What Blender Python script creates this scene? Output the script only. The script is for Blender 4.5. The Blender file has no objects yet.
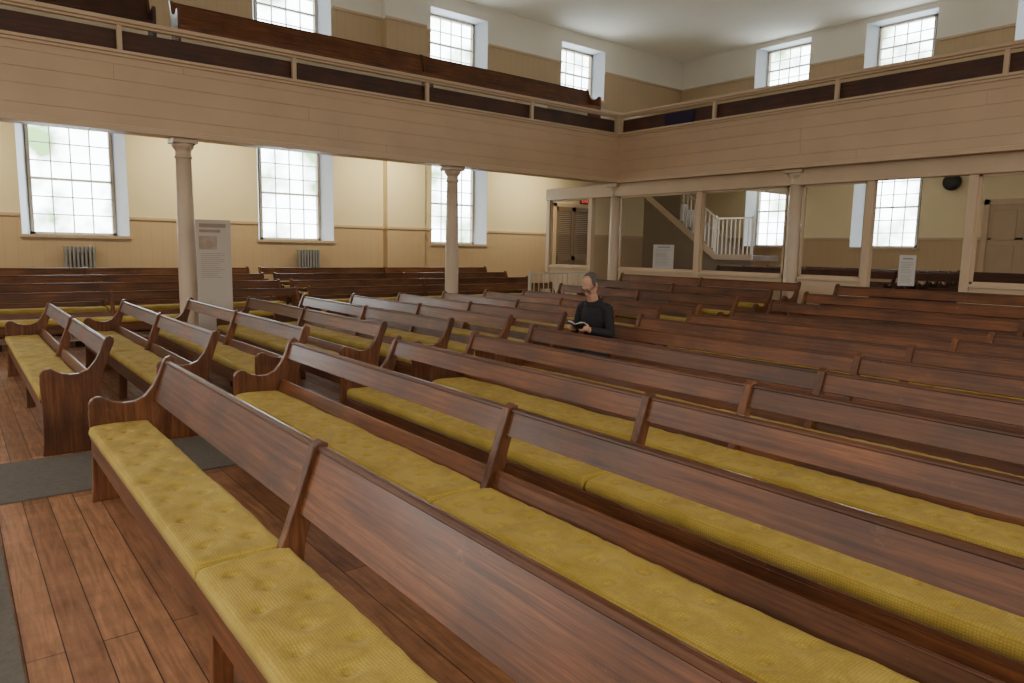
import bpy, bmesh, math, random
from mathutils import Vector, Matrix, noise
random.seed(7)
COL = bpy.context.scene.collection

# ------------------------------------------------------------------ materials
def newmat(name):
    m = bpy.data.materials.new(name); m.use_nodes = True
    nt = m.node_tree
    for n in list(nt.nodes): nt.nodes.remove(n)
    out = nt.nodes.new('ShaderNodeOutputMaterial'); b = nt.nodes.new('ShaderNodeBsdfPrincipled')
    nt.links.new(b.outputs[0], out.inputs[0])
    return m, nt, b
def N(nt, t, **kw):
    n = nt.nodes.new(t)
    for k, v in kw.items(): setattr(n, k, v)
    return n
def ramp(nt, stops):
    r = nt.nodes.new('ShaderNodeValToRGB'); e = r.color_ramp.elements
    while len(e) < len(stops): e.new(0.5)
    for i, (p, c) in enumerate(stops):
        e[i].position = p; e[i].color = (*c, 1)
    return r
def wood(name, c1, c2, c3, rough=0.35, scale=(14, .45, 14), coat=0.0, rnd=0.2, bump=0.05, wear=0.0, edge=False, spec=.5):
    m, nt, b = newmat(name); L = nt.links
    tc = N(nt, 'ShaderNodeTexCoord'); mp = N(nt, 'ShaderNodeMapping'); mp.inputs['Scale'].default_value = scale
    oi = N(nt, 'ShaderNodeObjectInfo')
    off = N(nt, 'ShaderNodeVectorMath', operation='MULTIPLY_ADD')
    cr = N(nt, 'ShaderNodeCombineXYZ')
    for k in range(3): L.new(oi.outputs['Random'], cr.inputs[k])
    off.inputs[1].default_value = (17, 31, 23)
    L.new(cr.outputs[0], off.inputs[0]); L.new(tc.outputs['Object'], off.inputs[2])
    L.new(off.outputs[0], mp.inputs[0])
    n1 = N(nt, 'ShaderNodeTexNoise'); n1.inputs['Scale'].default_value = 3.4; n1.inputs['Detail'].default_value = 7; n1.inputs['Distortion'].default_value = .4
    L.new(mp.outputs[0], n1.inputs['Vector'])
    n2 = N(nt, 'ShaderNodeTexNoise'); n2.inputs['Scale'].default_value = 20.0; n2.inputs['Detail'].default_value = 3
    L.new(mp.outputs[0], n2.inputs['Vector'])
    n3 = N(nt, 'ShaderNodeTexNoise'); n3.inputs['Scale'].default_value = 2.4; n3.inputs['Detail'].default_value = 6
    L.new(off.outputs[0], n3.inputs['Vector'])
    r = ramp(nt, [(0.22, c1), (0.5, c2), (0.82, c3)]); L.new(n1.outputs[0], r.inputs[0])
    mx = N(nt, 'ShaderNodeMix', data_type='RGBA', blend_type='MULTIPLY'); mx.inputs[0].default_value = 0.55
    r2 = ramp(nt, [(0.35, (.5, .46, .43)), (0.6, (1, 1, 1))]); L.new(n2.outputs[0], r2.inputs[0])
    L.new(r.outputs[0], mx.inputs[6]); L.new(r2.outputs[0], mx.inputs[7])
    mx2 = N(nt, 'ShaderNodeMix', data_type='RGBA', blend_type='MULTIPLY'); mx2.inputs[0].default_value = 0.9
    r3 = ramp(nt, [(0.32, (.55, .51, .49)), (0.5, (.95, .92, .89)), (0.68, (1.25, 1.2, 1.08))]); L.new(n3.outputs[0], r3.inputs[0])
    L.new(mx.outputs[2], mx2.inputs[6]); L.new(r3.outputs[0], mx2.inputs[7])
    src = mx2.outputs[2]
    if wear > 0:
        n4 = N(nt, 'ShaderNodeTexNoise'); n4.inputs['Scale'].default_value = 9; n4.inputs['Detail'].default_value = 9; n4.inputs['Roughness'].default_value = .8
        L.new(off.outputs[0], n4.inputs['Vector'])
        r4 = ramp(nt, [(0.60, (0, 0, 0)), (0.70, (1, 1, 1))]); L.new(n4.outputs[0], r4.inputs[0])
        ml = N(nt, 'ShaderNodeMath', operation='MULTIPLY'); ml.inputs[1].default_value = wear; L.new(r4.outputs[0], ml.inputs[0])
        mw = N(nt, 'ShaderNodeMix', data_type='RGBA'); mw.inputs[7].default_value = (.38, .20, .10, 1)
        L.new(ml.outputs[0], mw.inputs[0]); L.new(src, mw.inputs[6]); src = mw.outputs[2]
    if edge:
        sx = N(nt, 'ShaderNodeSeparateXYZ'); L.new(tc.outputs['Object'], sx.inputs[0])
        me_ = N(nt, 'ShaderNodeMapRange'); me_.inputs[1].default_value = .822; me_.inputs[2].default_value = .836; me_.inputs[4].default_value = .5
        L.new(sx.outputs[2], me_.inputs[0])
        md = N(nt, 'ShaderNodeMix', data_type='RGBA'); md.inputs[7].default_value = (.045, .018, .009, 1)
        L.new(me_.outputs[0], md.inputs[0]); L.new(src, md.inputs[6]); src = md.outputs[2]
    hs = N(nt, 'ShaderNodeHueSaturation')
    mr = N(nt, 'ShaderNodeMapRange'); mr.inputs[3].default_value = 1 - rnd; mr.inputs[4].default_value = 1 + rnd
    L.new(oi.outputs['Random'], mr.inputs[0]); L.new(mr.outputs[0], hs.inputs['Value']); L.new(src, hs.inputs['Color'])
    L.new(hs.outputs[0], b.inputs['Base Color'])
    mr2 = N(nt, 'ShaderNodeMapRange'); mr2.inputs[3].default_value = rough - .10; mr2.inputs[4].default_value = rough + .18
    L.new(n3.outputs[0], mr2.inputs[0]); L.new(mr2.outputs[0], b.inputs['Roughness'])
    bp = N(nt, 'ShaderNodeBump'); bp.inputs['Strength'].default_value = bump; bp.inputs['Distance'].default_value = 0.01
    L.new(n2.outputs[0], bp.inputs['Height']); L.new(bp.outputs[0], b.inputs['Normal'])
    b.inputs['Coat Weight'].default_value = coat; b.inputs['Coat Roughness'].default_value = .15
    b.inputs['Specular IOR Level'].default_value = spec
    return m
def paint(name, c, rough=0.55, var=0.12, scale=2.0, bump=0.02, metallic=0):
    m, nt, b = newmat(name); L = nt.links
    g = N(nt, 'ShaderNodeNewGeometry')
    n = N(nt, 'ShaderNodeTexNoise'); n.inputs['Scale'].default_value = scale; n.inputs['Detail'].default_value = 5
    L.new(g.outputs['Position'], n.inputs['Vector'])
    d = tuple(x * (1 - var) for x in c); u = tuple(min(1, x * (1 + var)) for x in c)
    r = ramp(nt, [(0.3, d), (0.7, u)]); L.new(n.outputs[0], r.inputs[0]); L.new(r.outputs[0], b.inputs['Base Color'])
    b.inputs['Roughness'].default_value = rough; b.inputs['Metallic'].default_value = metallic
    n2 = N(nt, 'ShaderNodeTexNoise'); n2.inputs['Scale'].default_value = 60
    L.new(g.outputs['Position'], n2.inputs['Vector'])
    bp = N(nt, 'ShaderNodeBump'); bp.inputs['Strength'].default_value = bump; bp.inputs['Distance'].default_value = .01
    L.new(n2.outputs[0], bp.inputs['Height']); L.new(bp.outputs[0], b.inputs['Normal'])
    return m
CREAM = (.82, .72, .48); TAN = (.52, .385, .235)
M = {}
WC = ((.062, .023, .0095), (.150, .054, .019), (.255, .102, .037))
M['bench'] = wood('bench_wood', *WC, rough=.40, coat=.15, wear=.3, edge=True, spec=.42)
M['bench_v'] = wood('bench_wood_upright', *WC, rough=.42, coat=.12, scale=(14, 14, .6), wear=.3, spec=.4)
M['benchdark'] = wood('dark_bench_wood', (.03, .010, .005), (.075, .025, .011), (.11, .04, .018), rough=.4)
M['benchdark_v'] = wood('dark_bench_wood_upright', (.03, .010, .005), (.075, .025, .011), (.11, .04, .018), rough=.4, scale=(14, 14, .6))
M['gapshadex'] = wood('gap_shade_wood', (.026, .010, .005), (.065, .023, .010), (.095, .036, .016), rough=.5, scale=(.4, 12, 12))  # dark wood tone standing in for shaded benches behind the open rail
M['gapshadey'] = wood('gap_shade_wood_side', (.026, .010, .005), (.065, .023, .010), (.095, .036, .016), rough=.5, scale=(12, .4, 12))
M['tan'] = paint('tan_paint', TAN, .5, .07)
M['fascia'] = paint('fascia_paint', (.54, .395, .253), .45, .07, scale=1.5)
M['trimtan'] = paint('trim_paint', (.56, .425, .28), .45, .05)
M['reveal'] = paint('window_reveal_plaster', (.72, .78, .86), .7, .04)
M['sash'] = paint('sash_paint', (.80, .80, .77), .5, .04)
M['frame'] = paint('window_frame_paint', (.50, .43, .34), .5, .05)
M['rail'] = paint('railing_paint', (.50, .47, .42), .5, .05)
M['column'] = paint('column_paint', (.56, .45, .33), .45, .05)
M['ceiling'] = paint('ceiling_plaster', (.90, .87, .80), .85, .04, scale=.5)
M['deck'] = paint('soffit_paint', (.62, .55, .42), .7, .05)
M['white'] = paint('white_paint', (.70, .69, .66), .5, .05)
M['page'] = paint('book_page', (.45, .44, .41), .7, .05)
M['carpet'] = paint('grey_carpet', (.125, .112, .095), .95, .12, scale=30, bump=.3)
M['black'] = paint('black_plastic', (.02, .02, .022), .5, .1)
M['iron'] = paint('radiator_paint', (.30, .30, .29), .4, .1, metallic=.3)
M['doorp'] = paint('louvre_door_paint', (.23, .155, .09), .5, .06)
M['doorq'] = paint('panel_door_paint', (.46, .35, .23), .5, .06)
M['stairshade'] = paint('stair_shade_tone', (.17, .14, .105), .6, .06)  # shade under the flight put into the colour
M['purple'] = paint('purple_cloth', (.022, .018, .05), .9, .2)
def wallmat():
    m, nt, b = newmat('wall_plaster_and_boards'); L = nt.links
    g = N(nt, 'ShaderNodeNewGeometry'); s = N(nt, 'ShaderNodeSeparateXYZ'); L.new(g.outputs['Position'], s.inputs[0])
    def math_(op, a, bb):
        n = N(nt, 'ShaderNodeMath', operation=op)
        for i, v in enumerate((a, bb)):
            if isinstance(v, (int, float)): n.inputs[i].default_value = v
            else: L.new(v, n.inputs[i])
        return n.outputs[0]
    z = s.outputs[2]
    low = math_('LESS_THAN', z, 2.05)
    mid = math_('MULTIPLY', math_('GREATER_THAN', z, 3.9), math_('LESS_THAN', z, 6.88))
    f = math_('MAXIMUM', low, mid)
    n = N(nt, 'ShaderNodeTexNoise'); n.inputs['Scale'].default_value = .8; n.inputs['Detail'].default_value = 5
    L.new(g.outputs['Position'], n.inputs['Vector'])
    up = math_('GREATER_THAN', z, 3.9)
    rc = ramp(nt, [(0.3, tuple(x * .94 for x in CREAM)), (0.7, CREAM)]); L.new(n.outputs[0], rc.inputs[0])
    rc2 = ramp(nt, [(0.3, (.78, .74, .65)), (0.7, (.84, .80, .71))]); L.new(n.outputs[0], rc2.inputs[0])
    rt = ramp(nt, [(0.3, tuple(x * .94 for x in TAN)), (0.7, tuple(x * 1.05 for x in TAN))]); L.new(n.outputs[0], rt.inputs[0])
    m0 = N(nt, 'ShaderNodeMix', data_type='RGBA'); L.new(up, m0.inputs[0]); L.new(rc.outputs[0], m0.inputs[6]); L.new(rc2.outputs[0], m0.inputs[7])
    m1 = N(nt, 'ShaderNodeMix', data_type='RGBA'); L.new(f, m1.inputs[0]); L.new(m0.outputs[2], m1.inputs[6]); L.new(rt.outputs[0], m1.inputs[7])
    sm = math_('ADD', s.outputs[0], s.outputs[1])
    fr = math_('FRACT', math_('MULTIPLY', sm, 1 / .2), 0)
    gr = math_('MULTIPLY', math_('LESS_THAN', fr, .05), f)
    m2 = N(nt, 'ShaderNodeMix', data_type='RGBA'); m2.inputs[7].default_value = (.33, .235, .14, 1)
    L.new(math_('MULTIPLY', gr, .3), m2.inputs[0]); L.new(m1.outputs[2], m2.inputs[6])
    L.new(m2.outputs[2], b.inputs['Base Color']); b.inputs['Roughness'].default_value = .65
    return m
M['wall'] = wallmat()
def floormat():
    m, nt, b = newmat('pine_floor_boards'); L = nt.links
    g = N(nt, 'ShaderNodeNewGeometry'); s = N(nt, 'ShaderNodeSeparateXYZ'); L.new(g.outputs['Position'], s.inputs[0])
    c = N(nt, 'ShaderNodeCombineXYZ'); L.new(s.outputs[1], c.inputs[0]); L.new(s.outputs[0], c.inputs[1])
    br = N(nt, 'ShaderNodeTexBrick'); br.offset = .37; br.inputs['Scale'].default_value = 1
    br.inputs['Brick Width'].default_value = 3.1; br.inputs['Row Height'].default_value = .13; br.inputs['Mortar Size'].default_value = .0024
    br.inputs['Color1'].default_value = (.45, .225, .115, 1); br.inputs['Color2'].default_value = (.27, .122, .06, 1); br.inputs['Mortar'].default_value = (.04, .019, .011, 1)
    L.new(c.outputs[0], br.inputs['Vector'])
    mp = N(nt, 'ShaderNodeMapping'); mp.inputs['Scale'].default_value = (14, 1.1, 1); L.new(g.outputs['Position'], mp.inputs[0])
    n = N(nt, 'ShaderNodeTexNoise'); n.inputs['Scale'].default_value = 2.5; n.inputs['Detail'].default_value = 7; n.inputs['Distortion'].default_value = .8
    L.new(mp.outputs[0], n.inputs['Vector'])
    r = ramp(nt, [(0.3, (.52, .48, .46)), (0.7, (1.15, 1.12, 1.1))]); L.new(n.outputs[0], r.inputs[0])
    mx = N(nt, 'ShaderNodeMix', data_type='RGBA', blend_type='MULTIPLY'); mx.inputs[0].default_value = .85
    L.new(br.outputs[0], mx.inputs[6]); L.new(r.outputs[0], mx.inputs[7])
    n5 = N(nt, 'ShaderNodeTexNoise'); n5.inputs['Scale'].default_value = 3.5; n5.inputs['Detail'].default_value = 8; n5.inputs['Roughness'].default_value = .7
    L.new(g.outputs['Position'], n5.inputs['Vector'])
    r5 = ramp(nt, [(0.35, (.66, .66, .66)), (0.65, (1.14, 1.14, 1.14))]); L.new(n5.outputs[0], r5.inputs[0])
    mx5 = N(nt, 'ShaderNodeMix', data_type='RGBA', blend_type='MULTIPLY'); mx5.inputs[0].default_value = .85
    L.new(mx.outputs[2], mx5.inputs[6]); L.new(r5.outputs[0], mx5.inputs[7]); L.new(mx5.outputs[2], b.inputs['Base Color'])
    b.inputs['Roughness'].default_value = .58; b.inputs['Specular IOR Level'].default_value = .33
    bp = N(nt, 'ShaderNodeBump'); bp.inputs['Strength'].default_value = .35; bp.inputs['Distance'].default_value = .005; bp.invert = True
    L.new(br.outputs[1], bp.inputs['Height']); L.new(bp.outputs[0], b.inputs['Normal'])
    return m
M['floor'] = floormat()
def cushmat():
    m, nt, b = newmat('mustard_yellow_chenille'); L = nt.links
    tc = N(nt, 'ShaderNodeTexCoord')
    v = N(nt, 'ShaderNodeTexVoronoi'); v.inputs['Scale'].default_value = 100; v.inputs['Randomness'].default_value = .2
    L.new(tc.outputs['Object'], v.inputs['Vector'])
    n = N(nt, 'ShaderNodeTexNoise'); n.inputs['Scale'].default_value = 4; n.inputs['Detail'].default_value = 5; L.new(tc.outputs['Object'], n.inputs['Vector'])
    r = ramp(nt, [(0.3, (.465, .335, .052)), (0.7, (.61, .455, .092))]); L.new(n.outputs[0], r.inputs[0])
    r2 = ramp(nt, [(0.0, (1.1, 1.1, 1.1)), (0.75, (.56, .52, .42))]); L.new(v.outputs['Distance'], r2.inputs[0])
    mx = N(nt, 'ShaderNodeMix', data_type='RGBA', blend_type='MULTIPLY'); mx.inputs[0].default_value = .8
    L.new(r.outputs[0], mx.inputs[6]); L.new(r2.outputs[0], mx.inputs[7]); L.new(mx.outputs[2], b.inputs['Base Color'])
    b.inputs['Roughness'].default_value = .92
    b.inputs['Sheen Weight'].default_value = .05
    bp = N(nt, 'ShaderNodeBump'); bp.inputs['Strength'].default_value = .5; bp.inputs['Distance'].default_value = .0035; bp.invert = True
    L.new(v.outputs['Distance'], bp.inputs['Height']); L.new(bp.outputs[0], b.inputs['Normal'])
    return m
M['cushion'] = cushmat()

# ------------------------------------------------------------------ helpers
def obj_from(name, me, parent=None, loc=(0, 0, 0)):
    o = bpy.data.objects.new(name, me); COL.objects.link(o); o.location = loc
    if parent is not None: o.parent = parent
    return o
def finish(bm, name, mat, smooth=False):
    bmesh.ops.recalc_face_normals(bm, faces=bm.faces)
    me = bpy.data.meshes.new(name); bm.to_mesh(me); bm.free()
    for mm in (mat if isinstance(mat, (list, tuple)) else [mat]): me.materials.append(mm)
    if smooth:
        for p in me.polygons: p.use_smooth = True
    return me
def add_box(bm, x0, x1, y0, y1, z0, z1, bev=0.0, mi=0):
    vs = [bm.verts.new((x, y, z)) for x in (x0, x1) for y in (y0, y1) for z in (z0, z1)]
    fs = [(0, 1, 3, 2), (4, 6, 7, 5), (0, 4, 5, 1), (2, 3, 7, 6), (0, 2, 6, 4), (1, 5, 7, 3)]
    faces = [bm.faces.new([vs[i] for i in f]) for f in fs]
    for f in faces: f.material_index = mi
    if bev > 0:
        bmesh.ops.recalc_face_normals(bm, faces=faces)
        es = list({e for f in faces for e in f.edges})
        bmesh.ops.bevel(bm, geom=es, offset=bev, segments=2, affect='EDGES', profile=.5)
def boxes(name, lst, mat, bev=0.0):
    bm = bmesh.new()
    for b in lst: add_box(bm, *b[:6], bev=bev, mi=(b[6] if len(b) > 6 else 0))
    return finish(bm, name, mat)
def add_prism(bm, poly, y0, y1, bev=0.0, axis='y', mi=0):
    def P(a, c, t):
        return (a, t, c) if axis == 'y' else ((t, a, c) if axis == 'x' else (a, c, t))
    v0 = [bm.verts.new(P(a, c, y0)) for a, c in poly]; v1 = [bm.verts.new(P(a, c, y1)) for a, c in poly]
    n = len(poly)
    f0 = bm.faces.new(v0); f1 = bm.faces.new(v1[::-1]); fs = [f0, f1]
    for i in range(n): fs.append(bm.faces.new((v0[i], v1[i], v1[(i + 1) % n], v0[(i + 1) % n])))
    for f in fs: f.material_index = mi
    if bev > 0:
        bmesh.ops.recalc_face_normals(bm, faces=fs)
        es = list(set(f0.edges) | set(f1.edges))
        bmesh.ops.bevel(bm, geom=es, offset=bev, segments=2, affect='EDGES', profile=.5)
def lathe(name, prof, mat, seg=28):
    bm = bmesh.new(); rings = []
    for r, z in prof: rings.append([bm.verts.new((r * math.cos(2 * math.pi * i / seg), r * math.sin(2 * math.pi * i / seg), z)) for i in range(seg)])
    for a, b in zip(rings[:-1], rings[1:]):
        for i in range(seg): bm.faces.new((a[i], a[(i + 1) % seg], b[(i + 1) % seg], b[i]))
    bm.faces.new(rings[0][::-1]); bm.faces.new(rings[-1])
    return finish(bm, name, mat, True)
def thing(name, label, category, loc=(0, 0, 0), rot=0, group=None, me=None):
    o = bpy.data.objects.new(name, me); COL.objects.link(o); o.location = loc; o.rotation_euler = (0, 0, rot)
    if me is None: o.empty_display_size = .2
    o['label'] = label; o['category'] = category
    if group: o['group'] = group
    return o
def struct(o): o['kind'] = 'structure'; return o

YL, XR, ZC = 15.6, 19.4, 7.8
GY, GX, HB = 10.8, 11.4, 3.1

# ------------------------------------------------------------------ room shell
def wall_mesh(name, axis, P, a0, a1, z0, z1, holes):
    A = sorted({a0, a1} | {h[0] for h in holes} | {h[1] for h in holes}); Z = sorted({z0, z1, } | {h[2] for h in holes} | {h[3] for h in holes})
    bm = bmesh.new(); vd = {}
    def V(a, z):
        if (a, z) not in vd: vd[(a, z)] = bm.verts.new((a, P, z) if axis == 'y' else (P, a, z))
        return vd[(a, z)]
    for i in range(len(A) - 1):
        for j in range(len(Z) - 1):
            ca, cz = (A[i] + A[i + 1]) / 2, (Z[j] + Z[j + 1]) / 2
            if any(h[0] < ca < h[1] and h[2] < cz < h[3] for h in holes): continue
            bm.faces.new((V(A[i], Z[j]), V(A[i + 1], Z[j]), V(A[i + 1], Z[j + 1]), V(A[i], Z[j + 1])))
    return finish(bm, name, M['wall'])
WW = 1.40; SP = .17; DEP = .42
wins = []
for c in (-2.4, 1.95, 6.2, 10.6): wins.append(('y', c, 1.70, 3.78))
for c in (-2.4, 1.95, 6.2, 10.55, 14.9): wins.append(('y', c, 6.05, 7.42))
for c in (8.72, 12.05): wins.append(('x', c, 1.82, 3.95))
for c in (1.9, 5.3, 8.72, 12.0): wins.append(('x', c, 6.45, 7.62))
def hole(w): return (w[1] - WW / 2 - SP, w[1] + WW / 2 + SP, w[2], w[3] + .04)
wl = struct(obj_from('wall_left', wall_mesh('wall_left', 'y', YL, -8, XR, 0, ZC, [hole(w) for w in wins if w[0] == 'y'])))
wr = struct(obj_from('wall_right', wall_mesh('wall_right', 'x', XR, -6, YL, 0, ZC, [hole(w) for w in wins if w[0] == 'x'])))
fl = struct(obj_from('floor', boxes('floor', [(-8, XR, -6, YL, -.1, 0)], M['floor'])))
ce = struct(obj_from('ceiling', boxes('ceiling', [(-8, XR, -6, YL, ZC, ZC + .1)], M['ceiling'])))
struct(obj_from('wall_pier', boxes('pier', [(8.35, 9.4, YL - .22, YL + .01, 0, ZC)], M['wall'])))
def window(i, axis, c, z0, z1):
    bm = bmesh.new()
    def P(a, b, z): return (c + a, YL + b, z) if axis == 'y' else (XR + b, c + a, z)
    hw = WW / 2
    def quad(pts, mi):
        f = bm.faces.new([bm.verts.new(P(*p)) for p in pts]); f.material_index = mi
    for s in (-1, 1):
        quad([(s * (hw + SP), 0, z0), (s * hw, DEP, z0), (s * hw, DEP, z1), (s * (hw + SP), 0, z1 + .04)], 0)
    quad([(-hw - SP, 0, z1 + .04), (hw + SP, 0, z1 + .04), (hw, DEP, z1), (-hw, DEP, z1)], 0)
    quad([(-hw - SP, 0, z0), (hw + SP, 0, z0), (hw, DEP, z0), (-hw, DEP, z0)], 0)
    def bx(a0, a1, b0, b1, za, zb, mi=1):
        p, q = P(a0, b0, za), P(a1, b1, zb)
        add_box(bm, min(p[0], q[0]), max(p[0], q[0]), min(p[1], q[1]), max(p[1], q[1]), za, zb, mi=mi)
    f = .055
    bx(-hw, -hw + f, DEP - .06, DEP + .05, z0, z1, 3); bx(hw - f, hw, DEP - .06, DEP + .05, z0, z1, 3)
    bx(-hw, hw, DEP - .06, DEP + .05, z1 - f, z1, 3); bx(-hw, hw, DEP - .06, DEP + .05, z0, z0 + f, 3)
    rows = 6 if z1 - z0 > 1.8 else 4; cols = 4
    for k in range(1, cols):
        a = -hw + f + (WW - 2 * f) * k / cols; bx(a - .011, a + .011, DEP - .02, DEP + .01, z0, z1)
    for k in range(1, rows):
        z = z0 + f + (z1 - z0 - 2 * f) * k / rows; t = .024 if k == rows // 2 else .011
        bx(-hw, hw, DEP - .02 - (.02 if t > .02 else 0), DEP + .01, z - t, z + t)
    bx(-hw - SP - .04, hw + SP + .04, -.05, .02, z0 - .05, z0 + .005, 2)
    me = finish(bm, 'window', [M['reveal'], M['sash'], M['trimtan'], M['frame']])
    struct(obj_from('window_%d' % i, me))
for i, w in enumerate(wins): window(i + 1, *w)
ti = [0]
def trim(lst, mat=None):
    ti[0] += 1
    return struct(obj_from('trim_%d' % ti[0], boxes('trim', lst, mat or M['trimtan'], bev=.006)))
def rails(axis, z, lo, hi):
    hs = sorted([(hole(w)[0], hole(w)[1]) for w in wins if w[0] == axis and w[2] < z < w[3]])
    segs = []; a = lo
    for h0, h1 in hs: segs.append((a, h0)); a = h1
    segs.append((a, hi))
    out = []
    for a, b in segs:
        if axis == 'y': out.append((a, b, YL - .03, YL + .01, z - .03, z + .03))
        else: out.append((XR - .03, XR + .01, a, b, z - .03, z + .03))
    return out
trim(rails('y', 2.05, -8, XR)); trim(rails('x', 2.05, -6, YL)); trim(rails('y', 6.88, -8, XR)); trim(rails('x', 6.88, -6, YL))
trim([(8.32, 9.43, YL - .25, YL - .2, 2.02, 2.08), (8.32, 9.43, YL - .25, YL - .2, 6.85, 6.91)])
for nm, b in (('baseboard_left', (-8, XR, YL - .025, YL + .01, 0, .18)), ('baseboard_right', (XR - .025, XR + .01, -6, YL, 0, .18))):
    struct(obj_from(nm, boxes(nm, [b], M['tan'])))

def louvre_door():
    bm = bmesh.new(); x0, x1, zt = 13.95, 15.35, 2.85; y = YL
    add_box(bm, x0 - .1, x0, y - .06, y, .0, zt + .1, mi=1); add_box(bm, x1, x1 + .1, y - .06, y, .0, zt + .1, mi=1); add_box(bm, x0 - .1, x1 + .1, y - .06, y, zt, zt + .1, mi=1)
    for k in range(2):
        a = x0 + k * (x1 - x0) / 2 + .01; b = x0 + (k + 1) * (x1 - x0) / 2 - .01
        add_box(bm, a, a + .07, y - .05, y - .01, .0, zt); add_box(bm, b - .07, b, y - .05, y - .01, .0, zt)
        for z in (0, 1.3, zt - .12): add_box(bm, a, b, y - .05, y - .01, z, z + .12)
        z = .16
        while z < zt - .14:
            add_box(bm, a + .07, b - .07, y - .045, y - .02, z, z + .032); z += .055
    return struct(obj_from('door_1', finish(bm, 'door', [M['doorp'], M['trimtan']])))
louvre_door()
def panel_door():
    bm = bmesh.new(); y0, y1, zt = 5.0, 6.3, 2.85; x = XR
    add_box(bm, x - .06, x, y0 - .12, y0, 0, zt + .12, mi=1); add_box(bm, x - .06, x, y1, y1 + .12, 0, zt + .12, mi=1); add_box(bm, x - .06, x, y0 - .12, y1 + .12, zt, zt + .12, mi=1)
    add_box(bm, x - .03, x, y0, y1, 0, zt)
    for k in range(2):
        a = y0 + k * .65 + .08; b = a + .49
        for z0, z1 in ((.2, .9), (1.05, 1.9), (2.02, 2.72)):
            add_box(bm, x - .045, x - .03, a, b, z0, z1, bev=.01)
    return struct(obj_from('door_2', finish(bm, 'door', [M['doorq'], M['trimtan']])))
panel_door()

# ------------------------------------------------------------------ galleries
GB = 4.47
def gallery(axis, front, a0, a1, wallp, rise, label):
    g = thing('gallery', label, 'gallery', (0, 0, 0))
    def bx(a, b, c, d, z0, z1, mi=0):
        return (a, b, front + c, front + d, z0, z1, mi) if axis == 'y' else (front + c, front + d, a, b, z0, z1, mi)
    lst = []; hz = [HB, HB + .17, HB + .40, HB + .60, HB + .80, 4.04]
    for k in range(5):
        a = a0
        while a < a1 - .01:
            ln = random.uniform(4, 10); b = min(a + ln, a1)
            if a1 - b < 1.5: b = a1
            lst.append(bx(a + .0006, b - .0006, random.uniform(-.0015, .0015), .03, hz[k] + .0018, hz[k + 1])); a = b
    obj_from('fascia', boxes('fascia', lst, M['fascia'], bev=.003), g)
    obj_from('cap_moulding', boxes('cap', [bx(a0, a1, -.05, .12, 4.04, 4.08), bx(a0, a1, -.025, .03, 4.0, 4.04)], M['trimtan'], bev=.006), g)
    obj_from('base_moulding', boxes('base', [bx(a0, a1, -.03, .30, HB - .05, HB), bx(a0, a1, -.015, .2, HB, HB + .03)], M['trimtan'], bev=.006), g)
    obj_from('core', boxes('core', [bx(a0, a1, .028, .10, HB, 4.05)], M['tan']), g)
    obj_from('gap_shade_panel', boxes('inner', [bx(a0, a1, .10, .125, 4.05, 4.36)], M['gapshadex' if axis == 'y' else 'gapshadey']), g)  # added dark sheet fills the gap where the gallery interior lies in shade
    obj_from('handrail', boxes('handrail', [bx(a0, a1, -.03, .10, 4.435, 4.49), bx(a0, a1, .0, .06, 4.40, 4.44)], M['trimtan'], bev=.01), g)
    a = a1 - .05; me = boxes('post', [bx(-.03, .03, .0, .06, 4.08, 4.4)], M['trimtan'], bev=.004)
    while a > a0:
        o = obj_from('post', me, g); o.location = (a, 0, 0) if axis == 'y' else (0, a, 0); a -= 2.35
    D = wallp - front - .02
    prof = [(.14, HB + .12), (D, HB + .12 + rise), (D, 5.3), (D * .75, 5.3), (D * .75, 4.9), (D * .5, 4.9), (D * .5, GB), (1.1, GB), (1.1, 3.8), (.14, 3.8)]
    bm = bmesh.new()
    if axis == 'y': add_prism(bm, [(front + p, z) for p, z in prof], a0, a1, axis='x')
    else: add_prism(bm, [(front + p, z) for p, z in prof], a0, a1, axis='y')
    obj_from('deck', finish(bm, 'deck', M['deck']), g)
    return g
gallery('y', GY, -8, GX, YL, .95, 'tan painted timber gallery front with dark infill for shade under handrail')
gallery('x', GX, -6, GY, XR, 1.2, 'tan painted timber gallery front meeting another at a corner')
prof = [(GY + .14, HB + .12), (YL - .03, HB + .12 + .95), (YL - .03, 5.2), (13.3, 5.2), (13.3, GB), (GY + .14, GB)]
bm = bmesh.new(); add_prism(bm, prof, GX + .14, XR - .02, axis='x')
gc = thing('gallery', 'corner deck joining the two timber galleries', 'gallery', me=finish(bm, 'corner_deck', M['deck']))

CC = {}
def column(x, y):
    c = thing('column', 'round tan painted timber column with turned capital under gallery', 'column', (x, y, 0), group='columns under the galleries')
    if 'shaft' not in CC:
        CC['shaft'] = lathe('shaft', [(.132, .0), (.132, .22), (.126, .26), (.124, 1.2), (.116, 2.0), (.102, 2.80)], M['column'])
        CC['cap'] = lathe('capital', [(.102, 2.78), (.116, 2.79), (.118, 2.80), (.116, 2.815), (.104, 2.825), (.104, 2.89), (.122, 2.91), (.148, 2.95), (.152, 2.97), (.148, 2.985)], M['column'])
        CC['aba'] = boxes('abacus', [(-.165, .165, -.165, .165, 2.985, 3.05)], M['column'], bev=.01)
        CC['plinth'] = boxes('plinth', [(-.17, .17, -.17, .17, 0, .12)], M['column'], bev=.01)
    obj_from('shaft', CC['shaft'], c); obj_from('capital', CC['cap'], c); obj_from('abacus', CC['aba'], c); obj_from('plinth', CC['plinth'], c)
for x, y in ((-1.9, 11.0), (2.72, 11.0), (7.3, 11.0), (11.62, 11.02), (11.62, 6.75), (11.62, 2.5)): column(x, y)

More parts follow.
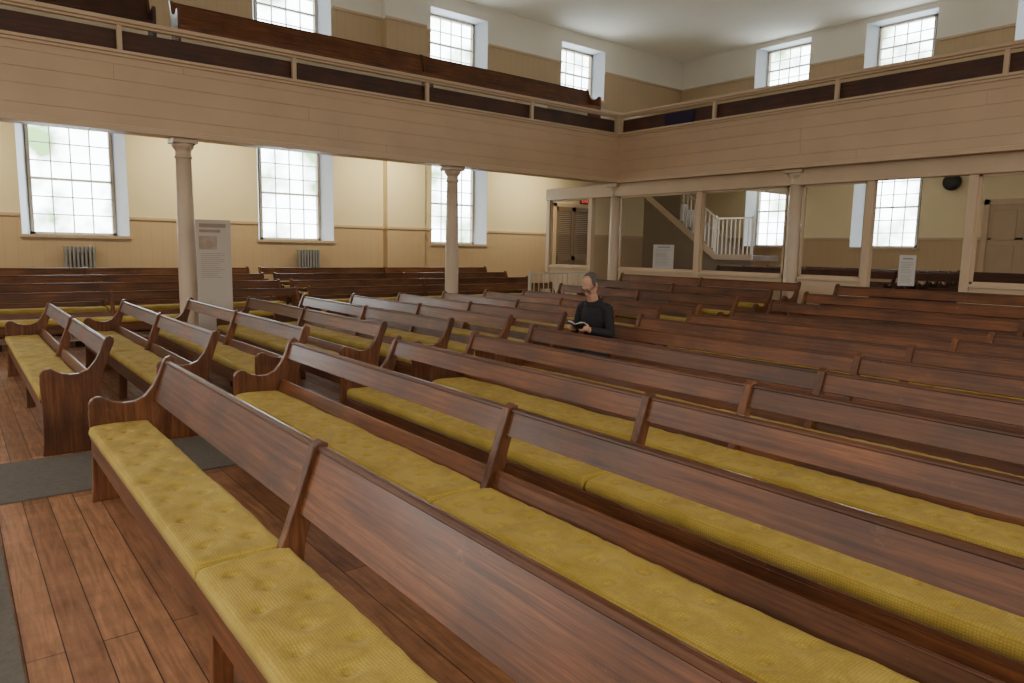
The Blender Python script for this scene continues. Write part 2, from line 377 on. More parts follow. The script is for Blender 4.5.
# ------------------------------------------------------------------ benches
def cap_slab(z1, x1, z0, x0, th, capr):
    d = Vector((x1 - x0, z1 - z0)); d.normalize(); n = Vector((d.y, -d.x)) * th / 2
    pts = [(x0 - n.x, z0 - n.y), (x0 + n.x, z0 + n.y)]
    ex, ez = x1 - d.x * .03, z1 - d.y * .03
    pts += [(ex + n.x, ez + n.y)]
    cx, cz = x1 - d.x * capr, z1 - d.y * capr
    nn = n.normalized()
    for k in range(0, 9):
        a = -.35 + (math.pi + .7) * k / 8
        v = nn * math.cos(a) * capr + d * math.sin(a) * capr * .9
        pts.append((cx + v.x, cz + v.y))
    pts += [(ex - n.x, ez - n.y)]
    return pts
def endpoly():
    p = [(-.47, 0), (-.46, .1), (-.452, .38), (-.46, .47), (-.462, .55)]
    cx, cz, r = -.405, .60, .055
    for k in range(0, 10):
        a = math.radians(195 - k * 17); p.append((cx + r * math.cos(a), cz + r * math.sin(a)))
    p += [(-.33, .618), (-.27, .602), (-.21, .604), (-.15, .63), (-.10, .69), (-.065, .76), (-.04, .83), (-.02, .865), (.01, .878), (.035, .86), (.035, .825), (.0, .74), (-.045, .6), (-.07, .48), (-.06, .35), (-.03, .18), (.0, .0)]
    return p
BC = {}
def bm_prism(name, poly, y0, y1, mat, bev=.004):
    bm = bmesh.new(); add_prism(bm, poly, y0, y1, bev=bev); return finish(bm, name, mat)
def get(key, fn):
    if key not in BC: BC[key] = fn()
    return BC[key]
def cushion_mesh(W, Ln, H=.066, hi=True):
    xs = [0, .003, .009, .018, .03]; nx = 28 if hi else 6
    st = (W - .06) / nx; xs = xs + [.03 + st * i for i in range(1, nx)] + [W - v for v in reversed(xs)]
    ny = int((Ln - .06) / (.012 if hi else .09)); e = [0, .003, .009, .018, .03]
    ys = e + [.03 + (Ln - .06) / ny * i for i in range(1, ny)] + [Ln - v for v in reversed(e)]
    bm = bmesh.new(); seed = random.random() * 50
    tufts = []; k = 0; y = .16
    while y < Ln - .1:
        for xx in ((.085, W - .085) if k % 2 == 0 else (W / 2,)): tufts.append((xx + random.uniform(-.009, .009), y + random.uniform(-.014, .014), random.uniform(.75, 1.15)))
        y += .15; k += 1
    def hgt(x, y):
        r = .034
        d = min(x, W - x); dy = min(y, Ln - y)
        h = H
        for q in (d, dy):
            if q < r: h -= (H * .40) * (1 - math.sqrt(max(0, 1 - ((r - q) / r) ** 2)))
        dm = min(d, dy); h += .004 * math.exp(-((dm - .009) / .006) ** 2)
        h += .009 * noise.noise(Vector((x * 5 + seed, y * 2.6, 0))) + .0035 * noise.noise(Vector((x * 14 + seed, y * 12, 3)))
        if hi:
            c1 = abs(noise.noise(Vector((x * 7 + seed, y * 6, 11)))); h -= .0025 * max(0, 1 - c1 * 8)
            for tx, ty, tk in tufts:
                q = (x - tx) ** 2 + (y - ty) ** 2
                if q < .02: h -= tk * (.010 * math.exp(-q / .0002) + .010 * math.exp(-q / .0017))
        return h
    g = [[bm.verts.new((x, y, hgt(x, y))) for y in ys] for x in xs]
    for i in range(len(xs) - 1):
        for j in range(len(ys) - 1): bm.faces.new((g[i][j], g[i + 1][j], g[i + 1][j + 1], g[i][j + 1]))
    loop = [g[i][0] for i in range(len(xs))] + [g[-1][j] for j in range(1, len(ys))] + [g[i][-1] for i in range(len(xs) - 2, -1, -1)] + [g[0][j] for j in range(len(ys) - 2, 0, -1)]
    cx, cy = W / 2, Ln / 2
    low = [bm.verts.new((v.co.x + (.004 if v.co.x < cx else -.004), v.co.y + (.004 if v.co.y < cy else -.004), .0)) for v in loop]
    n = len(loop)
    for i in range(n): bm.faces.new((loop[i], low[i], low[(i + 1) % n], loop[(i + 1) % n]))
    bm.faces.new(low)
    return finish(bm, 'seat_cushion', M['cushion'], True)
def bench(X, Y, zf, bays, rot=0, kind='full', group='benches', label='', mat='bench', cush=True, hi=False, cgroup=None):
    b = thing('bench', label, 'bench', (X, Y, zf), rot, group)
    Ln = sum(bays); m = M[mat]; mv = M[mat + '_v']
    obj_from('end_panel', get(('end', mat), lambda: bm_prism('end_panel', endpoly(), -.045, 0, mv, .006)), b)
    o = obj_from('end_panel', BC[('end', mat)], b); o.location = (0, -Ln + .045, 0)
    obj_from('seat', get(('seat', round(Ln, 2), mat), lambda: boxes('seat', [(-.462, -.135, -Ln + .045, -.045, .395, .42), (-.455, -.43, -Ln + .045, -.045, .29, .395)], m, bev=.005)), b)
    zb, xb = {'front': (.60, -.088), 'full': (.718, -.046), 'solid': (.44, -.125)}[kind]
    y = 0
    for i, L_ in enumerate(bays):
        o = obj_from('backrest_rail', get(('rail', round(L_, 2), kind, mat), lambda: bm_prism('backrest_rail', cap_slab(.852, 0, zb, xb, .026, .020), -L_ + .003, -.003, m, .003)), b); o.location = (0, y, 0)
        if kind == 'full':
            o = obj_from('lower_rail', get(('low', round(L_, 2), mat), lambda: bm_prism('lower_rail', cap_slab(.56, -.096, .43, -.13, .022, .011), -L_ + .003, -.003, m, .003)), b); o.location = (0, y, 0)
        if cush:
            me = get(('cush', round(L_, 2), hi), lambda: cushion_mesh(.332, L_ - .015 - (.045 if i in (0, len(bays) - 1) else 0), hi=hi))
            c = thing('seat_cushion', 'long tufted mustard yellow cushion on wooden bench seat', 'cushion', group=cgroup or 'yellow bench cushions', me=me)
            c.matrix_world = Matrix.Translation((X, Y, zf)) @ Matrix.Rotation(rot, 4, 'Z') @ Matrix.Translation((-.470, y - L_ + (.052 if i == len(bays) - 1 and len(bays) > 1 else .008), .422))
        y -= L_
        if i < len(bays) - 1:
            o = obj_from('backrest_support', get(('sup', mat), lambda: bm_prism('support', [(-.205, .41), (-.155, .52), (-.105, .66), (-.055, .80), (-.04, .848), (-.005, .868), (.02, .855), (.012, .80), (-.045, .62), (-.08, .47), (-.085, .41)], -.024, .024, mv, .004)), b); o.location = (0, y, 0)
            o = obj_from('leg', get(('leg', mat), lambda: bm_prism('leg', [(-.43, 0), (-.42, .395), (-.07, .395), (-.02, 0), (-.1, 0), (-.13, .2), (-.2, .28), (-.29, .28), (-.35, .2), (-.36, 0)], -.024, .024, mv, .004)), b); o.location = (0, y, 0)
    return b
LB = 'long reddish-brown wooden bench with slatted back and scrolled end arm'
rowsX = [1.07, 2.08, 2.86, 3.62, 4.45, 5.35, 6.27, 7.19, 8.10, 9.0, 9.9, 10.8]
endsY = [4.92, 5.40, 5.13, 5.1, 5.28] + [5.5] * 7
seam = [2.50, 2.60, 2.41, 2.3, 2.3] + [2.5] * 7
lift = {9: .09, 10: .18, 11: .28}
for i, x in enumerate(rowsX):
    b1 = round(endsY[i] - seam[i], 2); bays = [b1, 2.7, 2.6] if i < 3 else [b1, 2.7]
    lab = 'front wooden bench with open back and scrolled arm beside grey carpet' if i == 0 else LB
    bench(x, endsY[i], lift.get(i, 0) + (.001 if i in lift else 0), bays, kind='front' if i == 0 else 'full', group='benches in the main seating block', label=lab, hi=i < 5, cgroup='yellow cushions on the main benches')
for x0_, x1_, h_ in ((8.5, 9.4, .09), (9.4, 10.3, .18), (10.3, 11.4, .28)):
    thing('seating_platform', 'low timber floor step carrying rear benches', 'platform', group='rear seating platforms', me=boxes('plat', [(x0_, x1_, -.4, 5.52, .001, h_)], M['floor']))
farX = [.93, 1.72, 2.51, 3.30, 4.09, 4.88, 5.70, 6.55, 7.42, 8.3, 9.2, 10.1, 10.9]
for x0_, x1_, h_ in ((8.7, 9.6, .09), (9.6, 10.42, .18), (10.42, 11.4, .28)):
    thing('seating_platform', 'low timber floor step carrying rear benches', 'platform', group='rear seating platforms', me=boxes('plat', [(x0_, x1_, 6.12, 10.12, .001, h_)], M['floor']))
for k, x in enumerate(farX):
    bench(x, 10.1, {10: .091, 11: .181, 12: .281}.get(k, 0), [2.0, 1.95], group='benches beyond the cross aisle', label='reddish-brown wooden bench with scrolled ends beyond the carpeted cross aisle', hi=k < 3, cgroup='yellow cushions beyond the cross aisle')
tz = [0, .09, .18, .27]
for k in range(1, 4):
    thing('seating_platform', 'raised brown timber platform step carrying side benches', 'platform', group='side seating platforms', me=boxes('plat', [(-8, 10.9, 11.55 + .85 * k, YL - .24 if k == 3 else 11.55 + .85 * (k + 1), 0.001, tz[k])], M['floor']))
for k in range(4):
    y = 12.15 + .85 * k
    for a in (-7.0, -1.0, 5.0):
        bench(a, y, tz[k] + .001, [2.9, 2.9], rot=math.pi / 2, group='side benches under the gallery', label='brown wooden side bench under the gallery facing the hall', cgroup='yellow cushions on side benches')
thing('seating_platform', 'raised timber platform carrying benches behind the partition', 'platform', me=boxes('plat', [(13.3, 17.6, 1.6, 9.95, .001, .45)], M['floor']))
for k in range(4):
    for a in (9.9, 5.8):
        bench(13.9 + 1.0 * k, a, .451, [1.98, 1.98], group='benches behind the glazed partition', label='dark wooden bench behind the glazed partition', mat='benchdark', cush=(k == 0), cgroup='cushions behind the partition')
bench(3.0, 12.6, GB + .04, [4.6, 4.6], rot=math.pi / 2, kind='solid', group='gallery benches', label='reddish-brown solid backed bench standing on the upper gallery', mat='bench', cush=False)
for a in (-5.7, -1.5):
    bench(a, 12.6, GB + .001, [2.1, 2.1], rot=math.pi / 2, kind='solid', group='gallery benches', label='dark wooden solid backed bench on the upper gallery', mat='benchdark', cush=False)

thing('carpet_runner', 'grey brown carpet runner across the aisle floor', 'carpet', me=boxes('c', [(-2.5, 11.0, 5.14, 6.08, .001, .010)], M['carpet']))
thing('carpet_runner', 'grey brown carpet runner along the front bench', 'carpet', me=boxes('c', [(-1.2, .12, -3, 5.02, .001, .010)], M['carpet']))

# ------------------------------------------------------------------ glazed partition
pt = thing('glazed_partition', 'tan timber partition with tall open glazed bays beneath gallery', 'partition')
px = 11.62
for y in (13.2, 11.75, 8.75, 5.45, 4.0, .9):
    obj_from('post', boxes('post', [(px - .06, px + .06, y - .06, y + .06, 0, 2.78)], M['trimtan'], bev=.006), pt)
obj_from('beam', boxes('beam', [(px - .09, px + .09, -6, 13.26, 2.78, 3.05)], M['trimtan'], bev=.01), pt)
bays_ = ((11.81, 13.14), (8.81, 10.85), (6.9, 8.69), (5.51, 6.6), (.96, 3.94))
SZ = 1.17
for y0, y1 in bays_:
    obj_from('dado_panel', boxes('dado', [(px - .03, px + .03, y0, y1, 0, SZ), (px - .06, px + .06, y0, y1, SZ, SZ + .05)], M['trimtan'], bev=.004), pt)
    t = .035
    obj_from('glazing_frame', boxes('gf', [(px - .02, px + .02, y0, y0 + t, SZ + .05, 2.78), (px - .02, px + .02, y1 - t, y1, SZ + .05, 2.78), (px - .02, px + .02, y0, y1, SZ + .05, SZ + .05 + t), (px - .02, px + .02, y0, y1, 2.78 - t, 2.78)], M['trimtan']), pt)

# ------------------------------------------------------------------ staircase
st = thing('staircase', 'tan staircase over dark shade panel with white balusters and handrail', 'staircase')
x0, x1 = 15.6, 16.8
steps = []; yb, zb = 11.25, 1.55
for k in range(9): steps.append((x0, x1, yb + k * .26, yb + (k + 1) * .26 + .02, zb + k * .177, zb + (k + 1) * .177))
steps.append((x0, x1, 10.15, 11.25, zb - .14, zb))
obj_from('treads', boxes('treads', steps, M['doorp']), st)
sl = .70; yt = 13.7
bm = bmesh.new()
add_prism(bm, [(yb - .02, zb - .12), (yt, zb - .12 + (yt - yb) * sl), (yt, zb + .08 + (yt - yb) * sl), (yb - .02, zb + .08)], x0 - .03, x0, axis='x')
add_prism(bm, [(10.13, zb - .12), (yb, zb - .12), (yb, zb + .02), (10.13, zb + .02)], x0 - .03, x0, axis='x')
obj_from('stringer', finish(bm, 'stringer', paint('stringer_paint', (.42, .35, .27), .5, .05)), st)
bm = bmesh.new(); add_prism(bm, [(10.15, 0), (yt, 0), (yt, zb - .14 + (yt - yb) * sl), (yb, zb - .14), (10.15, zb - .14)], x0 + .02, x0 + .06, axis='x')  # dark sheet standing in for the shaded underside of the flight
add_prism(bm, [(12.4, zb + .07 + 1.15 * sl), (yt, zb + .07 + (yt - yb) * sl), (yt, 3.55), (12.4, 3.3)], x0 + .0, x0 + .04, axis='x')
obj_from('spandrel_shade_panel', finish(bm, 'spandrel', M['stairshade']), st)
bal = boxes('baluster', [(-.013, .013, -.013, .013, 0, .90)], M['white'])
for k in range(8):
    o = obj_from('baluster', bal, st); o.location = (x0 + .02, 10.28 + k * .125, zb)
for k in range(9):
    o = obj_from('baluster', bal, st); o.location = (x0 + .02, yb + .08 + k * .122, zb + .07 + k * .0855)
obj_from('newel_post', boxes('newel', [(x0 - .01, x0 + .05, 10.13, 10.19, zb - .1, zb + .98), (x0 - .01, x0 + .05, yb - .03, yb + .03, zb - .1, zb + 1.0)], M['white'], bev=.008), st)
bm = bmesh.new()
add_prism(bm, [(yb, zb + .92), (yb + 1.15, zb + .92 + 1.15 * sl), (yb + 1.15, zb + .97 + 1.15 * sl), (yb, zb + .97)], x0 - .01, x0 + .05, axis='x')
add_box(bm, x0 - .01, x0 + .05, 10.15, yb, zb + .90, zb + .945)
obj_from('handrail', finish(bm, 'handrail', M['white']), st)

rl = thing('spindle_railing', 'pale grey spindle railing standing by the partition', 'railing', (0, 0, 0))
obj_from('rail', boxes('rail', [(9.6, 11.35, 11.5, 11.535, 1.08, 1.11), (9.6, 11.35, 11.5, 11.535, .35, .39)], M['rail'], bev=.006), rl)
sp = boxes('spindle', [(-.008, .008, -.008, .008, .39, 1.08)], M['rail'])
for k in range(12):
    o = obj_from('spindle', sp, rl); o.location = (9.74 + k * .136, 11.518, 0)
for xx in (9.62, 11.33):
    obj_from('post', boxes('post', [(xx - .025, xx + .025, 11.49, 11.545, 0, 1.14)], M['rail'], bev=.004), rl)

def radiator(x):
    lst = []
    for k in range(8):
        a = x - .26 + k * .065
        lst.append((a, a + .042, YL - .21, YL - .07, .56, 1.50))
    lst.append((x - .27, x + .25, YL - .17, YL - .11, .62, .68)); lst.append((x - .27, x + .25, YL - .17, YL - .11, 1.38, 1.44))
    lst += [(x - .26, x - .21, YL - .2, YL - .08, .002, .56), (x + .19, x + .235, YL - .2, YL - .08, .002, .56)]
    thing('radiator', 'grey cast iron column radiator beneath tall window', 'radiator', group='wall radiators', me=boxes('radiator', lst, M['iron'], bev=.012))
radiator(1.95); radiator(6.4)

sk = thing('wall_speaker', 'round black speaker mounted on wall', 'speaker', (XR, 7.15, 3.42))
me = lathe('speaker', [(.11, 0), (.18, .03), (.205, .08), (.205, .12), (.18, .15), (.1, .17), (.02, .175)], M['black'])
o = obj_from('cone', me, sk); o.rotation_euler = (0, -math.pi / 2, 0)
o = obj_from('bracket', boxes('br', [(-.04, 0, -.03, .03, -.1, .1)], M['black']), sk)

ex = thing('exit_sign', 'small red illuminated exit sign above louvred door', 'sign', (15.05, YL - .12, 3.06))
obj_from('housing', boxes('h', [(-.18, .18, 0, .08, -.09, .09)], M['black'], bev=.008), ex)
cu = bpy.data.curves.new('exit', 'FONT'); cu.body = 'EXIT'; cu.size = .18; cu.extrude = .004; cu.align_x = 'CENTER'; cu.align_y = 'CENTER'
tmpo = bpy.data.objects.new('tmp', cu); COL.objects.link(tmpo)
tm = bpy.data.meshes.new_from_object(tmpo.evaluated_get(bpy.context.evaluated_depsgraph_get()))
bpy.data.objects.remove(tmpo)
me_, nt_, b_ = newmat('exit_glow'); b_.inputs['Base Color'].default_value = (.7, .03, .02, 1); b_.inputs['Emission Color'].default_value = (1, .05, .03, 1); b_.inputs['Emission Strength'].default_value = 1.2
tm.materials.clear(); tm.materials.append(me_)
to = obj_from('lettering', tm, ex, (0, -.006, 0)); to.rotation_euler = (math.pi / 2, 0, 0)

M['print'] = paint('printed_board', (.66, .65, .61), .6, .05)
M['printb'] = paint('printed_banner', (.46, .41, .35), .6, .04)
M['ink'] = paint('print_grey', (.34, .33, .32), .6, .1)
M['inkb'] = paint('print_banner_text', (.28, .22, .17), .6, .1)
M['photoink'] = paint('print_picture', (.34, .27, .20), .6, .3, scale=7)
def board(name, label, loc, rot, w, z0, z1, banner=False):
    t = thing(name, label, 'sign', loc, rot)
    obj_from('panel', boxes('panel', [(-w / 2, w / 2, -.008, .008, z0, z1)], M['printb'] if banner else M['print'], bev=.002), t)
    h = z1 - z0; lst = []; zend = z0 + h * .08
    if banner:
        lst += [(-w * .40, w * .36, -.011, -.008, z1 - .11, z1 - .055), (-w * .40, w * .2, -.011, -.008, z1 - .18, z1 - .14)]
        obj_from('picture', boxes('pic', [(-w * .42, w * .1, -.011, -.008, z1 - .42, z1 - .23)], M['photoink']), t)
        top = z1 - .48; zend = z1 - .82
    else:
        lst.append((-w * .3, w * .3, -.011, -.008, z1 - .07, z1 - .045)); top = z1 - .12
    z = top
    while z > zend:
        e = random.uniform(.05, .3) * w
        lst.append((-w * .38, w * .38 - e, -.011, -.008, z, z + .006)); z -= .028 if random.random() > .15 else .05
    obj_from('printed_text', boxes('txt', lst, M['inkb'] if banner else M['ink']), t)
    obj_from('stand', boxes('stand', [(-.01, .01, .008, .03, .02, z1 - .05), (-w / 2, w / 2, -.1, .12, .0, .03)], M['benchdark'], bev=.004), t)
board('display_banner', 'tall grey beige printed display banner standing beside a column', (2.98, 10.6, 0), math.radians(-18), .46, .25, 1.93, True)
board('notice_board', 'small white printed notice on a stand behind partition', (12.75, 10.55, 0), math.radians(-50), .46, 1.2, 1.76)
board('notice_board', 'slim white printed notice on a stand in doorway', (12.3, 5.1, 0), math.radians(-50), .25, 1.12, 1.62)
thing('folded_cloth', 'dark purple cloth draped behind the gallery rail', 'cloth', me=boxes('cloth', [(GX + .05, GX + .095, 8.9, 9.6, 4.1, 4.33)], M['purple'], bev=.01))

# ------------------------------------------------------------------ person
def capsule(bm, p, q, r1, r2, seg=12):
    p, q = Vector(p), Vector(q); d = (q - p); L = d.length; d.normalize()
    rot = d.to_track_quat('Z', 'Y').to_matrix()
    rings = []
    for k in range(-4, 1):
        a = k / 4 * math.pi / 2; rings.append((r1 * math.cos(a), r1 * math.sin(a)))
    for k in range(0, 5):
        a = k / 4 * math.pi / 2; rings.append((r2 * math.cos(a), L + r2 * math.sin(a)))
    vr = []
    for r, z in rings:
        r = max(r, 1e-4); vr.append([bm.verts.new(p + rot @ Vector((r * math.cos(2 * math.pi * i / seg), r * math.sin(2 * math.pi * i / seg), z))) for i in range(seg)])
    for a, b in zip(vr[:-1], vr[1:]):
        for i in range(seg): bm.faces.new((a[i], a[(i + 1) % seg], b[(i + 1) % seg], b[i]))
    bm.faces.new(vr[0][::-1]); bm.faces.new(vr[-1])
def ell(bm, c, r, ry=0):
    mt = Matrix.Translation(c) @ Matrix.Rotation(math.radians(ry), 4, 'Y') @ Matrix.Diagonal((*r, 1))
    bmesh.ops.create_uvsphere(bm, u_segments=28, v_segments=18, radius=1, matrix=mt)
SCX, SCZ = .93, 1.02
def person(px_, py_):
    pe = thing('person', 'person in black shirt sitting on bench reading, head bowed', 'person', (px_, py_, 0), math.radians(8))
    pe.scale = (SCX, SCX, SCZ)
    bm = bmesh.new()
    ell(bm, (-.005, 0, .60), (.12, .155, .12)); ell(bm, (-.03, 0, .74), (.11, .145, .16)); ell(bm, (-.05, 0, .92), (.12, .170, .18))
    capsule(bm, (-.06, -.145, 1.015), (-.06, .145, 1.015), .060, .060); ell(bm, (-.065, 0, 1.04), (.085, .13, .064))
    capsule(bm, (-.075, 0, 1.05), (-.125, 0, 1.14), .062, .058)
    for s in (-1, 1):
        capsule(bm, (-.06, s * .175, 1.005), (-.09, s * .235, .78), .056, .046)
        capsule(bm, (-.09, s * .235, .78), (-.285, s * .105, .82), .044, .031)
        capsule(bm, (0, s * .09, .59), (-.43, s * .13, .55), .082, .064)
        capsule(bm, (-.43, s * .13, .55), (-.40, s * .13, .12), .060, .045)
        capsule(bm, (-.37, s * .13, .055), (-.56, s * .14, .045), .048, .038)
        w = Vector((-.285, s * .105, .82)); pc = Vector((-.335, s * .098, .845))
        capsule(bm, w, pc, .026, .028); capsule(bm, pc + Vector((.008, 0, .014)), pc + Vector((-.012, 0, -.012)), .026, .024)
        for k in range(4):
            a = pc + Vector((.008 - .013 * k, 0, -.018 + .004 * k)); ln = (.030, .036, .034, .026)[k]
            b = a + Vector((-.012, -s * .006, -.012)).normalized() * ln * .9 + Vector((0, -s * .012, 0)); c2 = b + Vector((-.004, -s * .026, .006))
            capsule(bm, a, b, .0095, .009, 8); capsule(bm, b, c2, .009, .0078, 8)
        t1 = pc + Vector((-.01, -s * .022, .03))
        capsule(bm, pc + Vector((.012, -s * .004, .018)), t1, .011, .0098, 8); capsule(bm, t1, t1 + Vector((-.018, -s * .02, .004)), .0098, .008, 8)
    hb = bmesh.new()
    ell(hb, (.016, 0, .036), (.096, .074, .080)); ell(hb, (-.022, 0, .014), (.067, .063, .070)); ell(hb, (-.026, 0, -.045), (.060, .053, .062)); ell(hb, (-.058, 0, -.092), (.028, .030, .020))
    ell(hb, (-.078, 0, .034), (.014, .046, .010)); capsule(hb, (-.086, 0, .014), (-.104, 0, -.020), .008, .012, 10)
    for s in (-1, 1): ell(hb, (-.094, s * .012, -.024), (.010, .008, .007))
    ell(hb, (-.085, 0, -.054), (.010, .022, .005)); ell(hb, (-.083, 0, -.065), (.010, .019, .006))
    for s in (-1, 1):
        ell(hb, (.012, s * .076, -.002), (.018, .008, .031), 8); ell(hb, (-.058, s * .036, -.026), (.022, .018, .018)); ell(hb, (-.074, s * .031, .010), (.010, .013, .008))
        capsule(hb, (-.03, s * .046, -.06), (.02, s * .052, -.03), .016, .02, 10)
    HM = Matrix.Translation((-.155, 0, 1.235)) @ Matrix.Rotation(math.radians(-39), 4, 'Y')
    hb.transform(HM)
    tmp = bpy.data.meshes.new('h'); hb.to_mesh(tmp); hb.free(); bm.from_mesh(tmp)
    bmesh.ops.recalc_face_normals(bm, faces=bm.faces)
    me = bpy.data.meshes.new('body'); bm.to_mesh(me); bm.free()
    o = bpy.data.objects.new('body', me); COL.objects.link(o)
    md = o.modifiers.new('r', 'REMESH'); md.mode = 'VOXEL'; md.voxel_size = .0045
    ms = o.modifiers.new('s', 'SMOOTH'); ms.iterations = 5; ms.factor = .5
    dg = bpy.context.evaluated_depsgraph_get(); me2 = bpy.data.meshes.new_from_object(o.evaluated_get(dg))
    o.modifiers.clear(); o.data = me2; o.parent = pe
    skin = paint('skin', (.46, .25, .165), .5, .08, scale=20); shirt = paint('black_shirt', (.010, .010, .012), .85, .3, scale=30, bump=.2)
    tr = paint('dark_trousers', (.02, .02, .025), .85, .2, scale=30); shoe = paint('shoe_leather', (.02, .015, .012), .4, .1)
    for m_ in (skin, shirt, tr, shoe): me2.materials.append(m_)
    R0 = Matrix.Translation((-.092, 0, 1.090)) @ Matrix.Rotation(math.radians(-24), 4, 'Y')
    P0 = R0.translation; nn = R0.to_3x3() @ Vector((0, 0, 1))
    for p in me2.polygons:
        c = p.center; p.use_smooth = True
        cuff = any((c - Vector((-.285, s * .105, .82))).dot((Vector((-.195, -s * .13, .04))).normalized()) > -.01 and c.y * s > -.02 for s in (-1, 1)) and c.z > .76 and c.x < -.24
        if (c - P0).dot(nn) > 0 and abs(c.y) < .12: p.material_index = 0
        elif cuff: p.material_index = 0
        elif c.z < .10: p.material_index = 3
        elif c.z < .64 and (c.x < -.10 or c.z < .60): p.material_index = 2
        else: p.material_index = 1
    cb = bmesh.new(); n = 28; rings = []
    for rr_, zz_ in ((.092, -.022), (.079, -.002), (.072, .012), (.066, .012), (.068, -.008)):
        rings.append([cb.verts.new(R0 @ Vector((rr_ * math.cos(2 * math.pi * i / n), rr_ * 1.03 * math.sin(2 * math.pi * i / n), zz_))) for i in range(n)])
    for a, b in zip(rings[:-1], rings[1:]):
        for i in range(n): cb.faces.new((a[i], a[(i + 1) % n], b[(i + 1) % n], b[i]))
    obj_from('shirt_collar', finish(cb, 'collar', shirt, True), pe)
    hb = bmesh.new(); bmesh.ops.create_uvsphere(hb, u_segments=96, v_segments=64, radius=1, matrix=Matrix.Translation((.017, 0, .037)) @ Matrix.Diagonal((.0985, .0768, .0828, 1)))
    def keep(c):
        j = .012 * noise.noise(c * 55)
        if c.z < -.035: return False
        if c.z > .03: return c.x > -.040 + j + (c.z - .03) * .5
        return c.x > .026 + j or (c.x > -.022 and c.z > .008)
    bmesh.ops.delete(hb, geom=[v for v in hb.verts if not keep(v.co)], context='VERTS')
    for v in hb.verts: v.co += v.normal * .004 * noise.noise(v.co * 90)
    hb.transform(HM)
    ho = obj_from('hair', finish(hb, 'hair', paint('grey_hair', (.085, .075, .066), .85, .6, scale=150, bump=.8), True), pe)
    so = ho.modifiers.new('s', 'SOLIDIFY'); so.thickness = .004
    gb = bmesh.new()
    for s in (-1, 1):
        c = Vector((-.098, s * .031, .008)); pts = [c + Vector((0, .023 * math.cos(t * math.pi / 8), .017 * math.sin(t * math.pi / 8))) for t in range(16)]
        for k in range(16): capsule(gb, pts[k], pts[(k + 1) % 16], .0030, .0030, 6)
        capsule(gb, (-.098, s * .054, .014), (.01, s * .080, .012), .0030, .0030, 6)
    capsule(gb, (-.100, -.008, .012), (-.100, .008, .012), .0030, .0030, 6)
    gb.transform(HM)
    obj_from('glasses', finish(gb, 'glasses', M['black']), pe)
    return pe
PX, PY = 5.06, 4.98
pe = person(PX, PY)
bk = thing('book', 'open book with pale pages held in hands', 'book', (PX - .33 * SCX, PY - .045, .827 * SCZ), math.radians(8))
bm = bmesh.new()
add_prism(bm, [(-.0, .0), (.105, .025), (.105, .031), (.0, .006), (-.105, .031), (-.105, .025)], -.08, .08, axis='x')
cov = finish(bm, 'cover', M['black'])
bm = bmesh.new(); add_prism(bm, [(-.0, .007), (.05, .028), (.10, .033), (.10, .043), (.05, .040), (.0, .014), (-.05, .040), (-.10, .043), (-.10, .033), (-.05, .028)], -.075, .075, axis='x')
pg = finish(bm, 'pages', M['page'])
for nm, me in (('cover', cov), ('pages', pg)):
    o = obj_from(nm, me, bk); o.rotation_euler = (0, math.radians(32), 0)

# ------------------------------------------------------------------ world and lights
w = bpy.data.worlds.new('World'); bpy.context.scene.world = w; w.use_nodes = True
nt = w.node_tree; L = nt.links; bg = nt.nodes['Background']
tc = N(nt, 'ShaderNodeTexCoord'); dt = N(nt, 'ShaderNodeVectorMath', operation='DOT_PRODUCT'); dt.inputs[1].default_value = (.66, .75, 0)
L.new(tc.outputs['Generated'], dt.inputs[0])
sxyz = N(nt, 'ShaderNodeSeparateXYZ'); L.new(tc.outputs['Generated'], sxyz.inputs[0])
el = N(nt, 'ShaderNodeMapRange'); el.inputs[1].default_value = 0.0; el.inputs[2].default_value = .35; el.inputs[3].default_value = .72; el.inputs[4].default_value = 2.2
L.new(sxyz.outputs[2], el.inputs[0])
mr = N(nt, 'ShaderNodeMapRange'); mr.inputs[1].default_value = -.1; mr.inputs[2].default_value = .45; mr.inputs[4].default_value = 15.0
L.new(el.outputs[0], mr.inputs[3])
L.new(dt.outputs['Value'], mr.inputs[0]); L.new(mr.outputs[0], bg.inputs['Strength'])
n = N(nt, 'ShaderNodeTexNoise'); n.inputs['Scale'].default_value = 18; n.inputs['Detail'].default_value = 7; L.new(tc.outputs['Generated'], n.inputs['Vector'])
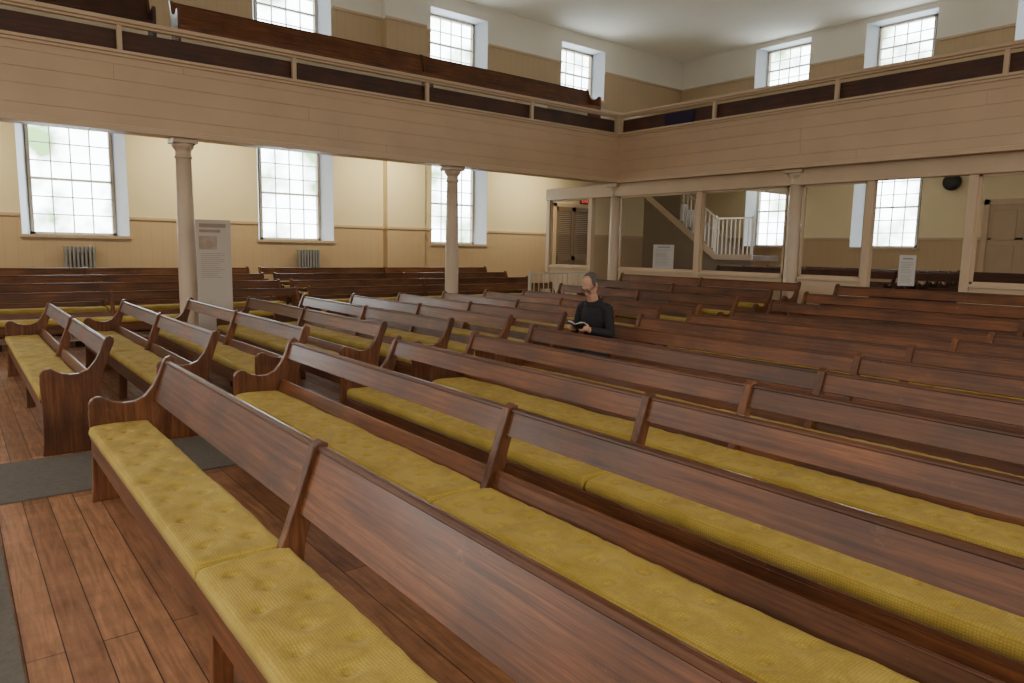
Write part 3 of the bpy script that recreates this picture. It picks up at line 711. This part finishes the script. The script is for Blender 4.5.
r = ramp(nt, [(0.36, (.11, .20, .08)), (0.53, (.88, .94, 1.0))]); L.new(n.outputs[0], r.inputs[0])
mr3 = N(nt, 'ShaderNodeMapRange'); mr3.inputs[1].default_value = 0; mr3.inputs[2].default_value = .3
L.new(dt.outputs['Value'], mr3.inputs[0])
mxw = N(nt, 'ShaderNodeMix', data_type='RGBA'); mxw.inputs[6].default_value = (1.0, .93, .83, 1)
L.new(mr3.outputs[0], mxw.inputs[0]); L.new(r.outputs[0], mxw.inputs[7]); L.new(mxw.outputs[2], bg.inputs['Color'])
def spot(loc, tgt, e, col, ang=110):
    l = bpy.data.lights.new('gallery_lamp', 'SPOT'); l.energy = e; l.color = col; l.spot_size = math.radians(ang); l.spot_blend = .8; l.shadow_soft_size = .12
    o = bpy.data.objects.new('gallery_lamp', l); COL.objects.link(o); o.location = loc
    o.rotation_euler = (Vector(tgt) - Vector(loc)).to_track_quat('-Z', 'Y').to_euler()
for x in (-.4, 4.1, 8.2, 12.6):
    spot((x, 13.9, 3.62), (x, 15.6, 2.8), 190, (1, .85, .53), 130)
for y in (3.0, 7.0, 10.8):
    spot((14.6, y, 3.5), (17.5, y, .5), 60, (1, .9, .72), 150)

# ------------------------------------------------------------------ camera
th, az, ro = math.radians(7.46), math.radians(51.47), math.radians(1.09)
fh = Vector((math.cos(az), math.sin(az), 0)); rr = Vector((math.sin(az), -math.cos(az), 0)); zz = Vector((0, 0, 1))
F = math.cos(th) * fh - math.sin(th) * zz; U = math.sin(th) * fh + math.cos(th) * zz
R2 = math.cos(ro) * rr + math.sin(ro) * U; U2 = -math.sin(ro) * rr + math.cos(ro) * U
cam = bpy.data.cameras.new('camera'); cam.lens = 707 / 1024 * 36; cam.sensor_width = 36; cam.clip_end = 200
co = bpy.data.objects.new('camera', cam); COL.objects.link(co)
co.matrix_world = Matrix(((R2.x, U2.x, -F.x, 0), (R2.y, U2.y, -F.y, 0), (R2.z, U2.z, -F.z, 1.6), (0, 0, 0, 1)))
bpy.context.scene.camera = co
